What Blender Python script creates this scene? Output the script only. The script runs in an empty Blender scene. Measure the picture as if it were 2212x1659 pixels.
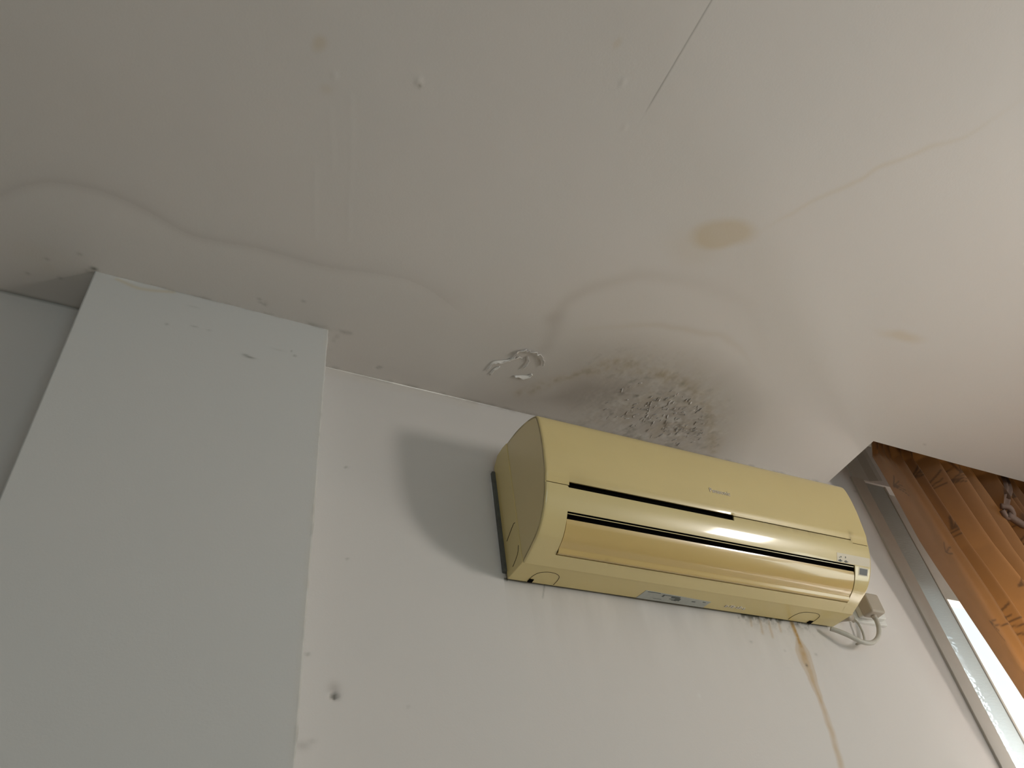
import bpy, bmesh, math, random
import numpy as np
from mathutils import Matrix, Vector

# ------------------------------------------------------------------ camera, world, lights, exposure
SC = bpy.context.scene
COL = SC.collection
ZC = 1.5                       # camera height above the floor; all coordinates below are relative to it
CAM_R = [[0.90172281, -0.41794821, -0.11052266],
         [0.22398255, 0.67032335, -0.70745914],
         [0.3697672, 0.61317689, 0.69805896]]
cam = bpy.data.cameras.new('camera')
cam.sensor_width = 36.0
cam.sensor_fit = 'HORIZONTAL'
cam.lens = 36.0 * 1715.66 / 2212.0
cam.clip_start = 0.02
camo = bpy.data.objects.new('camera', cam)
COL.objects.link(camo)
rx, ry, rz = [Vector(r) for r in CAM_R]
m = Matrix.Identity(4)
for i in range(3):
    m[i][0] = rx[i]; m[i][1] = -ry[i]; m[i][2] = -rz[i]
m[2][3] = ZC
camo.matrix_world = m
SC.camera = camo

SC.view_settings.view_transform = 'Standard'
SC.view_settings.look = 'None'
SC.view_settings.gamma = 1.0
SC.view_settings.use_curve_mapping = False
SC.view_settings.exposure = 0.0

w = bpy.data.worlds.new('sky'); SC.world = w
w.use_nodes = True
w.node_tree.nodes['Background'].inputs[0].default_value = (0.92, 1.0, 0.97, 1)
w.node_tree.nodes['Background'].inputs[1].default_value = 1.2


def area(name, loc, target, sx, sy, power, color):
    l = bpy.data.lights.new(name, 'AREA')
    l.shape = 'RECTANGLE'; l.size = sx; l.size_y = sy
    l.energy = power; l.color = color
    o = bpy.data.objects.new(name, l); COL.objects.link(o)
    o.location = Vector(loc) + Vector((0, 0, ZC))
    d = Vector(target) - Vector(loc)
    o.rotation_euler = d.to_track_quat('-Z', 'Y').to_euler()
    return o


# daylight entering through the narrow right-hand window (the crisp key light)
KEY = area('daylight_side_window', (2.54, -0.72, 0.41), (2.00, 0.60, 0.50), 0.32, 0.42, 22.0, (1.0, 0.93, 0.87))
# daylight behind the curtained window in the back wall
BACK = area('daylight_back_window', (2.05, 1.42, -0.08), (2.05, 0.42, -0.08), 0.55, 1.3, 51.0, (1.0, 0.95, 0.97))
# added fill lamp behind the camera, set in an added window
FILL = area('fill_lamp_front', (0.7, -3.17, -0.1), (0.7, -2.15, -0.1), 1.5, 1.3, 13.5, (0.62, 0.86, 1.0))
# added lamp at the right wall, lifts the ceiling and louver highlight
SIDE = area('added_lamp_right', (2.54, 0.05, 0.0), (1.5, 0.05, 0.0), 0.75, 0.62, 6.5, (1.0, 1.0, 0.95))

# ------------------------------------------------------------------ geometry constants (metres)
D = 1.15          # back wall plane
H = 1.2205        # ceiling
FLOOR = -ZC
XL, XR, YF = -2.3, 2.47, -3.2
rng = random.Random(7)

# ------------------------------------------------------------------ helpers


def link_mesh(name, verts, faces, mat=None, parent=None, origin=(0, 0, 0), smooth=False, attrs=None):
    """verts in camera-relative coordinates; origin = base point of the object (camera-relative)"""
    me = bpy.data.meshes.new(name)
    v = np.asarray(verts, dtype=np.float64) - np.asarray(origin, dtype=np.float64)
    if isinstance(faces, np.ndarray):
        n, k = faces.shape
        me.vertices.add(len(v)); me.vertices.foreach_set('co', v.astype(np.float32).ravel())
        me.loops.add(n * k); me.loops.foreach_set('vertex_index', faces.astype(np.int32).ravel())
        me.polygons.add(n)
        me.polygons.foreach_set('loop_start', np.arange(0, n * k, k, dtype=np.int32))
        me.polygons.foreach_set('loop_total', np.full(n, k, dtype=np.int32))
        me.update(calc_edges=True)
    else:
        me.from_pydata([tuple(p) for p in v], [], faces)
        me.update()
    if smooth:
        me.polygons.foreach_set('use_smooth', np.ones(len(me.polygons), dtype=bool))
    if attrs:
        for k2, a in attrs.items():
            at = me.attributes.new(k2, 'FLOAT', 'POINT')
            at.data.foreach_set('value', np.asarray(a, dtype=np.float32))
    if mat:
        me.materials.append(mat)
    me.validate()
    o = bpy.data.objects.new(name, me)
    COL.objects.link(o)
    if parent is None:
        o.location = (origin[0], origin[1], origin[2] + ZC)
    else:
        o.parent = parent
        po = parent['_o']
        o.location = (origin[0] - po[0], origin[1] - po[1], origin[2] - po[2])
    o['_o'] = list(map(float, origin))
    return o


def empty(name, origin, label, cat, group=None):
    o = bpy.data.objects.new(name, None); COL.objects.link(o)
    o.location = (origin[0], origin[1], origin[2] + ZC)
    o.empty_display_size = 0.05
    o['_o'] = list(map(float, origin))
    o['label'] = label; o['category'] = cat
    if group: o['group'] = group
    return o


def tag(o, label, cat):
    o['label'] = label; o['category'] = cat; return o


def struct(o, label=None, cat=None):
    o['kind'] = 'structure'
    if label: o['label'] = label
    if cat: o['category'] = cat
    return o


class MB:
    def __init__(s): s.v = []; s.f = []

    def add(s, vs, fs):
        b = len(s.v); s.v += [tuple(p) for p in vs]; s.f += [tuple(b + i for i in f) for f in fs]; return s

    def box(s, a, b):
        x0, y0, z0 = a; x1, y1, z1 = b
        return s.add([(x0, y0, z0), (x1, y0, z0), (x1, y1, z0), (x0, y1, z0), (x0, y0, z1), (x1, y0, z1), (x1, y1, z1), (x0, y1, z1)],
                     [(0, 3, 2, 1), (4, 5, 6, 7), (0, 1, 5, 4), (1, 2, 6, 5), (2, 3, 7, 6), (3, 0, 4, 7)])

    def tube(s, pts, r, n=10, cap=True):
        pts = [Vector(p) for p in pts]
        rs = r if isinstance(r, (list, tuple)) else [r] * len(pts)
        up = Vector((0.13, 0.31, 0.94)).normalized()
        b = len(s.v)
        for i, p in enumerate(pts):
            t = (pts[min(i + 1, len(pts) - 1)] - pts[max(i - 1, 0)]).normalized()
            a = up - t * up.dot(t)
            if a.length < 1e-4: a = Vector((1, 0, 0)) - t * t.x
            a.normalize(); c = t.cross(a)
            for k in range(n):
                th = 2 * math.pi * k / n
                s.v.append(tuple(p + (a * math.cos(th) + c * math.sin(th)) * rs[i]))
        for i in range(len(pts) - 1):
            for k in range(n):
                k2 = (k + 1) % n
                s.f.append((b + i * n + k, b + i * n + k2, b + (i + 1) * n + k2, b + (i + 1) * n + k))
        if cap:
            s.f.append(tuple(b + k for k in range(n))[::-1])
            s.f.append(tuple(b + (len(pts) - 1) * n + k for k in range(n)))
        return s

    def prism_x(s, poly, x0, x1):
        """polygon in (y,z), extruded along x"""
        n = len(poly); b = len(s.v)
        s.v += [(x0, y, z) for y, z in poly] + [(x1, y, z) for y, z in poly]
        s.f.append(tuple(b + i for i in range(n))); s.f.append(tuple(b + n + i for i in range(n))[::-1])
        for i in range(n):
            j = (i + 1) % n
            s.f.append((b + i, b + n + i, b + n + j, b + j))
        return s

    def build(s, name, mat, parent=None, origin=(0, 0, 0), smooth=False, bevel=0, seg=2):
        o = link_mesh(name, s.v, s.f, mat, parent, origin, smooth)
        bm = bmesh.new(); bm.from_mesh(o.data)
        bmesh.ops.recalc_face_normals(bm, faces=bm.faces)
        if bevel:
            bmesh.ops.bevel(bm, geom=bm.edges[:], offset=bevel, segments=seg, affect='EDGES', profile=0.5, clamp_overlap=True)
        bm.to_mesh(o.data); bm.free()
        return o


def catmull(P, n=8):
    P = [np.array(p, float) for p in P]
    P = [2 * P[0] - P[1]] + P + [2 * P[-1] - P[-2]]
    o = []
    for i in range(1, len(P) - 2):
        a, b, c, d = P[i - 1], P[i], P[i + 1], P[i + 2]
        for t in np.linspace(0, 1, n, endpoint=False):
            o.append(.5 * ((2 * b) + (-a + c) * t + (2 * a - 5 * b + 4 * c - d) * t * t + (-a + 3 * b - 3 * c + d) * t ** 3))
    o.append(P[-2])
    return np.array(o)


# value noise in numpy (plaster irregularities and stain outlines)
_tab = np.random.RandomState(3).rand(256, 256)


def vnoise(x, y, sc, seed=0):
    x = x * sc + 17.3 * seed + 64.2; y = y * sc + 9.1 * seed + 31.7
    xi = np.floor(x).astype(int); yi = np.floor(y).astype(int)
    fx = x - xi; fy = y - yi
    fx = fx * fx * (3 - 2 * fx); fy = fy * fy * (3 - 2 * fy)
    g = lambda i, j: _tab[(i) % 256, (j) % 256]
    return (g(xi, yi) * (1 - fx) + g(xi + 1, yi) * fx) * (1 - fy) + (g(xi, yi + 1) * (1 - fx) + g(xi + 1, yi + 1) * fx) * fy


def fbm(x, y, sc, oct=4, seed=0):
    r = 0; a = .5; t = 0
    for k in range(oct):
        r = r + a * vnoise(x, y, sc * 2 ** k, seed + k * 3); t += a; a *= .55
    return r / t


def polydist(x, y, pl, n=6):
    """distance to a smoothed polyline and the position 0..1 along it"""
    P = catmull(pl, n) if len(pl) > 2 else np.array(pl, float)
    best = np.full(x.shape, 9.0); u = np.zeros(x.shape); side = np.zeros(x.shape)
    for i in range(len(P) - 1):
        a, b = P[i], P[i + 1]; d = b - a; L2 = max(d @ d, 1e-12)
        t = np.clip(((x - a[0]) * d[0] + (y - a[1]) * d[1]) / L2, 0, 1)
        dx = x - a[0] - t * d[0]; dy = y - a[1] - t * d[1]
        q = np.hypot(dx, dy)
        k = q < best
        best = np.where(k, q, best); u = np.where(k, (i + t) / (len(P) - 1), u)
        side = np.where(k, np.sign(d[0] * dy - d[1] * dx), side)
    return best, u, side


def inpoly(x, y, pl):
    r = np.zeros(x.shape, bool); n = len(pl)
    for i in range(n):
        x0, y0 = pl[i]; x1, y1 = pl[(i + 1) % n]
        c = ((y0 > y) != (y1 > y)) & (x < (x1 - x0) * (y - y0) / (y1 - y0 + 1e-12) + x0)
        r ^= c
    return r


def softpoly(x, y, pl, w):
    ins = inpoly(x, y, pl)
    d, _, _ = polydist(x, y, list(pl) + [pl[0]], 1)
    s = np.where(ins, d, -d)
    return np.clip(s / w * .5 + .5, 0, 1)


def lines(*segs):
    """segs: (start, stop, step) ... joined to one sorted coordinate list"""
    o = []
    for a, b, st in segs:
        n = max(1, int(round((b - a) / st)))
        o += list(np.linspace(a, b, n, endpoint=False))
    o.append(segs[-1][1])
    return np.array(o)


# ------------------------------------------------------------------ materials


def new_mat(name):
    mt = bpy.data.materials.new(name); mt.use_nodes = True
    nt = mt.node_tree
    return mt, nt, nt.nodes['Principled BSDF']


def N(nt, t, **kw):
    n = nt.nodes.new(t)
    for k, v in kw.items(): setattr(n, k, v)
    return n


def rgb(c): return (c[0], c[1], c[2], 1)


def plain(name, col, rough=.5, metal=0, noise=.06, nscale=40, bump=0, bscale=200, spec=None):
    mt, nt, b = new_mat(name)
    tc = N(nt, 'ShaderNodeTexCoord'); nz = N(nt, 'ShaderNodeTexNoise')
    nz.inputs['Scale'].default_value = nscale; nz.inputs['Detail'].default_value = 4
    nt.links.new(tc.outputs['Object'], nz.inputs['Vector'])
    mx = N(nt, 'ShaderNodeMix', data_type='RGBA')
    mx.inputs['A'].default_value = rgb([x * (1 - noise) for x in col])
    mx.inputs['B'].default_value = rgb([min(1, x * (1 + noise)) for x in col])
    nt.links.new(nz.outputs['Fac'], mx.inputs['Factor'])
    nt.links.new(mx.outputs['Result'], b.inputs['Base Color'])
    b.inputs['Roughness'].default_value = rough; b.inputs['Metallic'].default_value = metal
    if spec is not None: b.inputs['Specular IOR Level'].default_value = spec
    if bump:
        n2 = N(nt, 'ShaderNodeTexNoise'); n2.inputs['Scale'].default_value = bscale; n2.inputs['Detail'].default_value = 3
        nt.links.new(tc.outputs['Object'], n2.inputs['Vector'])
        bp = N(nt, 'ShaderNodeBump'); bp.inputs['Strength'].default_value = bump; bp.inputs['Distance'].default_value = .001
        nt.links.new(n2.outputs['Fac'], bp.inputs['Height']); nt.links.new(bp.outputs['Normal'], b.inputs['Normal'])
    return mt


def plaster(name, base, marks, rough=.7):
    """painted plaster; marks = [(attribute, colour)] mixed over the base in turn"""
    mt, nt, b = new_mat(name)
    tc = N(nt, 'ShaderNodeTexCoord')
    n1 = N(nt, 'ShaderNodeTexNoise'); n1.inputs['Scale'].default_value = 2.2; n1.inputs['Detail'].default_value = 3
    nt.links.new(tc.outputs['Object'], n1.inputs['Vector'])
    mx = N(nt, 'ShaderNodeMix', data_type='RGBA')
    mx.inputs['A'].default_value = rgb((base[0] * .975, base[1] * .99, base[2] * 1.0))
    mx.inputs['B'].default_value = rgb((base[0] * 1.03, base[1] * 1.0, base[2] * .985))
    nt.links.new(n1.outputs['Fac'], mx.inputs['Factor'])
    cur = mx.outputs['Result']
    for k, c in marks:
        at = N(nt, 'ShaderNodeAttribute'); at.attribute_name = k
        m2 = N(nt, 'ShaderNodeMix', data_type='RGBA'); m2.inputs['B'].default_value = rgb(c)
        nt.links.new(at.outputs['Fac'], m2.inputs['Factor']); nt.links.new(cur, m2.inputs['A'])
        cur = m2.outputs['Result']
    nt.links.new(cur, b.inputs['Base Color'])
    b.inputs['Roughness'].default_value = rough
    b.inputs['Specular IOR Level'].default_value = .25
    n2 = N(nt, 'ShaderNodeTexNoise'); n2.inputs['Scale'].default_value = 260; n2.inputs['Detail'].default_value = 3
    n3 = N(nt, 'ShaderNodeTexNoise'); n3.inputs['Scale'].default_value = 22; n3.inputs['Detail'].default_value = 2
    for q in (n2, n3): nt.links.new(tc.outputs['Object'], q.inputs['Vector'])
    bp = N(nt, 'ShaderNodeBump'); bp.inputs['Strength'].default_value = .16; bp.inputs['Distance'].default_value = .0008
    nt.links.new(n2.outputs['Fac'], bp.inputs['Height'])
    bp2 = N(nt, 'ShaderNodeBump'); bp2.inputs['Strength'].default_value = .12; bp2.inputs['Distance'].default_value = .004
    nt.links.new(n3.outputs['Fac'], bp2.inputs['Height']); nt.links.new(bp.outputs['Normal'], bp2.inputs['Normal'])
    nt.links.new(bp2.outputs['Normal'], b.inputs['Normal'])
    return mt


WALL = (.67, .63, .60)
MARKS = [('warm', (.56, .43, .23)), ('drip', (.45, .27, .085)), ('damp_shade', (.36, .315, .285)), ('mold', (.10, .095, .07)), ('pale', (.75, .73, .70))]
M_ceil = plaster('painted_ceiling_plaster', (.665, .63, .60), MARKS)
M_wall = plaster('painted_wall_plaster', WALL, MARKS)
M_pillar = plaster('painted_pillar_plaster', (.595, .58, .56), MARKS)
M_plain = plain('room_paint', (.70, .67, .60), .8)
M_floor = plain('tiled_floor', (.60, .53, .45), .4)


def plastic(name, col, rough=.3, dirt=(.20, .12, .04)):
    mt, nt, b = new_mat(name)
    tc = N(nt, 'ShaderNodeTexCoord')
    n1 = N(nt, 'ShaderNodeTexNoise'); n1.inputs['Scale'].default_value = 5; n1.inputs['Detail'].default_value = 3
    nt.links.new(tc.outputs['Object'], n1.inputs['Vector'])
    mx = N(nt, 'ShaderNodeMix', data_type='RGBA')
    mx.inputs['A'].default_value = rgb([c * .94 for c in col]); mx.inputs['B'].default_value = rgb([c * 1.06 for c in col])
    nt.links.new(n1.outputs['Fac'], mx.inputs['Factor'])
    at = N(nt, 'ShaderNodeAttribute'); at.attribute_name = 'grime'
    m2 = N(nt, 'ShaderNodeMix', data_type='RGBA'); m2.inputs['B'].default_value = rgb(dirt)
    nt.links.new(at.outputs['Fac'], m2.inputs['Factor']); nt.links.new(mx.outputs['Result'], m2.inputs['A'])
    nt.links.new(m2.outputs['Result'], b.inputs['Base Color'])
    b.inputs['Roughness'].default_value = rough
    b.inputs['Coat Weight'].default_value = .8; b.inputs['Coat Roughness'].default_value = .07
    return mt


M_ac = plastic('yellowed_plastic', (.62, .50, .235))
M_acpanel = plastic('yellowed_panel_plastic', (.62, .485, .215))
M_acrear = plastic('yellowed_casing_plastic', (.66, .53, .215), .45)
M_louver = plastic('amber_louver_plastic', (.58, .41, .15), .28)
M_dark = plain('dark_interior', (.004, .003, .002), .95, spec=.05)
M_groove = plain('groove_dirt', (.05, .032, .014), .8)
M_plate = plain('grimy_metal_plate', (.10, .105, .095), .6, noise=.4, nscale=60)
M_chrome = plain('silver_lettering', (.62, .58, .50), .25, metal=.7)
M_label = plain('grey_paper_label', (.42, .43, .40), .6, noise=.12, nscale=120)
M_ink = plain('dark_print', (.10, .11, .10), .6)
M_sticker = plain('beige_sticker', (.60, .53, .40), .4)
M_display = plain('grey_display_window', (.10, .105, .105), .45)
M_white = plain('white_socket_plastic', (.72, .70, .66), .35)
M_plug = plain('beige_plug_plastic', (.42, .36, .29), .4)
M_cord = plain('pale_cord_rubber', (.50, .47, .41), .4, noise=.15, nscale=90)
M_casing = plain('beige_window_casing', (.47, .43, .38), .45)
M_blockw = plain('white_painted_wood', (.56, .54, .50), .6)
M_rail = plain('dark_curtain_rail', (.03, .025, .02), .5)

# textured translucent strip of the window (obscured plastic glazing)
M_strip, nt, b = new_mat('ribbed_translucent_strip')
b.inputs['Base Color'].default_value = (.50, .51, .48, 1); b.inputs['Roughness'].default_value = .35
tc = N(nt, 'ShaderNodeTexCoord')
wv = N(nt, 'ShaderNodeTexWave'); wv.wave_type = 'BANDS'; wv.bands_direction = 'Z'
wv.inputs['Scale'].default_value = 40; wv.inputs['Distortion'].default_value = 9; wv.inputs['Detail'].default_value = 2
nt.links.new(tc.outputs['Object'], wv.inputs['Vector'])
bp = N(nt, 'ShaderNodeBump'); bp.inputs['Strength'].default_value = .25; bp.inputs['Distance'].default_value = .001
nt.links.new(wv.outputs['Fac'], bp.inputs['Height']); nt.links.new(bp.outputs['Normal'], b.inputs['Normal'])
tl = N(nt, 'ShaderNodeBsdfTranslucent'); tl.inputs[0].default_value = (.75, .85, .88, 1)
mxs = N(nt, 'ShaderNodeMixShader'); mxs.inputs[0].default_value = .28
out = nt.nodes['Material Output']
nt.links.new(b.outputs[0], mxs.inputs[1]); nt.links.new(tl.outputs[0], mxs.inputs[2])
# small square perforations where daylight comes through
vo = N(nt, 'ShaderNodeTexVoronoi'); vo.distance = 'CHEBYCHEV'; vo.inputs['Scale'].default_value = 150
vo.inputs['Randomness'].default_value = .55
nt.links.new(tc.outputs['Object'], vo.inputs['Vector'])
mk = N(nt, 'ShaderNodeMath', operation='LESS_THAN'); mk.inputs[1].default_value = .42; nt.links.new(vo.outputs['Distance'], mk.inputs[0])
nz = N(nt, 'ShaderNodeTexNoise'); nz.inputs['Scale'].default_value = 26; nz.inputs['Detail'].default_value = 3
nt.links.new(tc.outputs['Object'], nz.inputs['Vector'])
g1 = N(nt, 'ShaderNodeMath', operation='GREATER_THAN'); g1.inputs[1].default_value = .45; nt.links.new(nz.outputs['Fac'], g1.inputs[0])
sx = N(nt, 'ShaderNodeSeparateXYZ'); nt.links.new(tc.outputs['Object'], sx.inputs[0])
lx = N(nt, 'ShaderNodeMath', operation='LESS_THAN'); lx.inputs[1].default_value = .036; nt.links.new(sx.outputs['X'], lx.inputs[0])
lz = N(nt, 'ShaderNodeMath', operation='LESS_THAN'); lz.inputs[1].default_value = 1.40; nt.links.new(sx.outputs['Z'], lz.inputs[0])
p1 = N(nt, 'ShaderNodeMath', operation='MULTIPLY'); p2 = N(nt, 'ShaderNodeMath', operation='MULTIPLY'); p3 = N(nt, 'ShaderNodeMath', operation='MULTIPLY')
nt.links.new(mk.outputs[0], p1.inputs[0]); nt.links.new(g1.outputs[0], p1.inputs[1])
nt.links.new(lx.outputs[0], p2.inputs[0]); nt.links.new(lz.outputs[0], p2.inputs[1])
nt.links.new(p1.outputs[0], p3.inputs[0]); nt.links.new(p2.outputs[0], p3.inputs[1])
th = N(nt, 'ShaderNodeBsdfTransparent'); mh = N(nt, 'ShaderNodeMixShader')
nt.links.new(p3.outputs[0], mh.inputs[0]); nt.links.new(mxs.outputs[0], mh.inputs[1]); nt.links.new(th.outputs[0], mh.inputs[2])
nt.links.new(mh.outputs[0], out.inputs[0])

M_tie = plain('brown_tie_cloth', (.20, .13, .10), .6, noise=.2)

# clear panes
M_glass, nt, b = new_mat('clear_glass_pane')
tr = N(nt, 'ShaderNodeBsdfTransparent'); tr.inputs[0].default_value = (.96, .98, .97, 1)
gl = N(nt, 'ShaderNodeBsdfGlossy'); gl.inputs['Roughness'].default_value = .03
mxs = N(nt, 'ShaderNodeMixShader'); mxs.inputs[0].default_value = .06
nt.links.new(tr.outputs[0], mxs.inputs[1]); nt.links.new(gl.outputs[0], mxs.inputs[2])
nt.links.new(mxs.outputs[0], nt.nodes['Material Output'].inputs[0])

# curtain cloth: bronze-orange with dark twig motif, light shines through
M_curt, nt, b = new_mat('bronze_orange_curtain_cloth')
tc = N(nt, 'ShaderNodeTexCoord')
at = N(nt, 'ShaderNodeAttribute'); at.attribute_name = 'twig'
nz = N(nt, 'ShaderNodeTexNoise'); nz.inputs['Scale'].default_value = 30; nz.inputs['Detail'].default_value = 4
nt.links.new(tc.outputs['Object'], nz.inputs['Vector'])
mx = N(nt, 'ShaderNodeMix', data_type='RGBA'); mx.inputs['A'].default_value = (.095, .062, .042, 1); mx.inputs['B'].default_value = (.13, .085, .056, 1)
nt.links.new(nz.outputs['Fac'], mx.inputs['Factor'])
m2 = N(nt, 'ShaderNodeMix', data_type='RGBA'); m2.inputs['B'].default_value = (.07, .048, .035, 1)
nt.links.new(at.outputs['Fac'], m2.inputs['Factor']); nt.links.new(mx.outputs['Result'], m2.inputs['A'])
geo = N(nt, 'ShaderNodeNewGeometry')
ml = N(nt, 'ShaderNodeMix', data_type='RGBA'); ml.inputs['B'].default_value = (.55, .54, .51, 1)      # pale lining on the window side
nt.links.new(geo.outputs['Backfacing'], ml.inputs['Factor']); nt.links.new(m2.outputs['Result'], ml.inputs['A'])
nt.links.new(ml.outputs['Result'], b.inputs['Base Color'])
b.inputs['Roughness'].default_value = .5; b.inputs['Specular IOR Level'].default_value = .2
tl = N(nt, 'ShaderNodeBsdfTranslucent')
m3 = N(nt, 'ShaderNodeMix', data_type='RGBA'); m3.inputs['A'].default_value = (.80, .33, .085, 1); m3.inputs['B'].default_value = (.22, .10, .04, 1)
nt.links.new(at.outputs['Fac'], m3.inputs['Factor']); nt.links.new(m3.outputs['Result'], tl.inputs[0])
mxs = N(nt, 'ShaderNodeMixShader'); mxs.inputs[0].default_value = .18
nt.links.new(b.outputs[0], mxs.inputs[1]); nt.links.new(tl.outputs[0], mxs.inputs[2])
nt.links.new(mxs.outputs[0], nt.nodes['Material Output'].inputs[0])

# ------------------------------------------------------------------ ceiling (lowered board ceiling with a curtain pocket)
PX0, PY0 = 1.629, .964           # pocket corner
xs = lines((XL, -.45, .2), (-.45, .45, .004), (.45, .5865, .003), (.5865, .5895, .001), (.5895, 1.30, .002), (1.30, PX0, .004),
           (PX0, XR, .01))
ys = lines((YF, -.3, .2), (-.3, .80, .004), (.80, PY0, .002), (PY0, D, .0021))
GX, GY = np.meshgrid(xs, ys, indexing='ij')
x = GX; y = GY
ov = (fbm(x, y, 9, 3) - .5)
wx = x + ov * .03; wy = y + (fbm(x, y, 9, 3, 5) - .5) * .03
warm = np.zeros_like(x); damp_shade = np.zeros_like(x); mold = np.zeros_like(x); pale = np.zeros_like(x); drip = np.zeros_like(x); dz = np.zeros_like(x)


def blob(cx, cy, rx_, ry_, ang, soft, X=None, Y=None):
    X = wx if X is None else X; Y = wy if Y is None else Y
    c, s_ = math.cos(ang), math.sin(ang)
    u = ((X - cx) * c + (Y - cy) * s_) / rx_; v = (-(X - cx) * s_ + (Y - cy) * c) / ry_
    r = np.hypot(u, v)
    return np.clip((1 + soft - r) / (2 * soft), 0, 1) ** 1.3


warm += .42 * blob(.868, .574, .062, .036, math.radians(-20), .25)
warm += .10 * blob(.83, .62, .06, .04, .2, .5)
warm += .30 * blob(1.42, .652, .055, .014, -.12, .5)
warm += .30 * blob(.063, .507, .010, .012, 0, .5) + .18 * blob(.49, .328, .007, .010, 0, .5) + .15 * blob(.098, .575, .009, .008, 0, .6)
# water contours
d, u, sd = polydist(wx, wy, [(.936, .538), (.958, .494), (.984, .443), (1.023, .396), (1.057, .347), (1.094, .313), (1.131, .268), (1.167, .225), (1.208, .144)])
warm += .20 * np.exp(-(d / .0055) ** 2) * np.sin(np.clip(u, .02, .98) * math.pi) ** .6
d, u, sd = polydist(x + ov * .004, y + .01 * (fbm(x, y, 5, 2, 77) - .5), [(-.345, .945), (-.306, .907), (-.26, .883), (-.198, .876), (-.132, .888), (-.061, .911), (-.007, .911), (.064, .903), (.181, .902), (.266, .89), (.337, .883), (.388, .893), (.422, .906)])
damp_shade += .17 * np.exp(-(d / .010) ** 2) * np.sin(np.clip(u + .15, .1, .97) * math.pi) ** .5 + .10 * np.exp(-(d / .04) ** 2) * (sd < 0)
d, u, sd = polydist(wx, wy, [(.644, .876), (.661, .805), (.697, .755), (.759, .715), (.825, .696), (.911, .69), (1.003, .702), (1.087, .747), (1.179, .832)])
damp_shade += .15 * np.exp(-(d / .017) ** 2) * np.clip(1.15 - 1.1 * u, 0, 1)
warm += .05 * np.exp(-(d / .02) ** 2) * np.clip(1.2 - u, 0, 1)
d, u, sd = polydist(wx, wy, [(.669, .904), (.756, .86), (.848, .822), (.95, .798), (1.025, .8), (1.107, .824), (1.197, .889)])
damp_shade += .07 * np.exp(-(d / .010) ** 2) * np.sin(np.clip(u, .05, .95) * math.pi); warm += .12 * np.exp(-(d / .008) ** 2) * np.sin(np.clip(u, .04, .96) * math.pi)
d, u, sd = polydist(x, y, [(.657, .871), (.669, .948), (.644, .985)])
damp_shade += .18 * np.exp(-(d / .018) ** 2)
# moist field round the failing patch, deepened with the unit's soft shadow painted in
damp_shade += .62 * softpoly(wx, wy, [(.60, 1.16), (.69, 1.04), (.76, .96), (.86, .915), (1.0, .91), (1.10, .93), (1.2, 1.0), (1.27, 1.16)], .09)
damp_shade += .26 * softpoly(wx, wy, [(-.4, 1.2), (-.36, 1.06), (-.1, 1.04), (.2, 1.0), (.5, 1.03), (.62, 1.0), (.64, 1.2)], .12) * (.6 + .6 * fbm(x, y, 6, 3, 8))
# rim of rusty dirt
d, u, sd = polydist(wx, wy, [(.683, 1.092), (.718, 1.046), (.779, 1.006), (.818, .97), (.837, .941), (.919, .936), (.997, .94), (1.076, .962), (1.135, 1.008), (1.197, 1.076), (1.24, 1.127)])
rn = fbm(x, y, 60, 4, 2)
warm += .45 * np.exp(-(d / .014) ** 2) * np.clip(rn * 2.2 - .5, 0, 1)
mold += .20 * np.exp(-(d / .010) ** 2) * np.clip(rn * 3 - 1.2, 0, 1)
# rough, flaking patch: real relief
rgh = softpoly(wx, wy, [(.831, .951), (.949, .925), (1.056, .945), (1.145, 1.0), (1.22, 1.113), (1.15, 1.16), (.90, 1.16), (.86, 1.08), (.894, 1.038)], .075)
fl = np.abs(fbm(x + .6 * y, y, 34, 3, 4) - .5) * 2
fl2 = fbm(x + .5 * y, y * .7, 70, 3, 9)
dz += rgh * (-.0016 * np.clip(1 - fl * 3, 0, 1) * np.clip(fbm(x, y, 18, 2, 44) * 3 - 1, 0, 1) - .0022 * (fl2 - .5))
warm += rgh * .35 * np.clip(fbm(x, y, 40, 3, 12) * 2.4 - .9, 0, 1)
pale += rgh * .35 * np.clip(fbm(x, y, 50, 3, 14) * 4 - 2.2, 0, 1)
mold += rgh * .45 * np.clip(fbm(x + .4 * y, y, 55, 3, 16) * 6 - 3.9, 0, 1)
smo = softpoly(wx, wy, [(.74, 1.09), (.80, 1.022), (.867, .985), (.909, 1.0), (.87, 1.062), (.816, 1.10)], .02)
damp_shade += .22 * smo
for q in (warm, mold): q *= (1 - .8 * smo)
# relief: pimples, roller ridges, crack, dirt by the corners
for px_, py_, a_ in ((.222, .506, .0016), (.099, .546, .001), (.526, .385, .001), (.569, .452, .0008), (.099, 1.025, -.001), (.354, 1.12, -.0012)):
    r2 = ((x - px_) ** 2 + ((y - py_) * .7) ** 2) / (.0045 ** 2)
    dz += -a_ * np.exp(-r2)
mold += .5 * np.exp(-(((x - .226) / .003) ** 2 + ((y - .512) / .004) ** 2))
for pl in ([(.114, .708), (.152, .847)], [(.19, .765), (.208, .831)], [(.135, .569), (.163, .661), (.19, .765)], [(.11, .60), (.142, .70)]):
    d, u, sd = polydist(x + .003 * fbm(x, y, 40, 2, 3), y, pl)
    dz += -.0003 * np.exp(-(d / .004) ** 2)
    pale += .06 * np.exp(-(d / .004) ** 2)
ck = np.exp(-((x - .588) / .0011) ** 2) * np.clip((.42 - y) / .03, 0, 1)
mold += .42 * ck * (.6 + .5 * fbm(x, y, 30, 2, 2)); dz += .0002 * ck
dz += np.where(x > .588, -.00012, 0) * np.clip((.46 - y) / .08, 0, 1)
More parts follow.
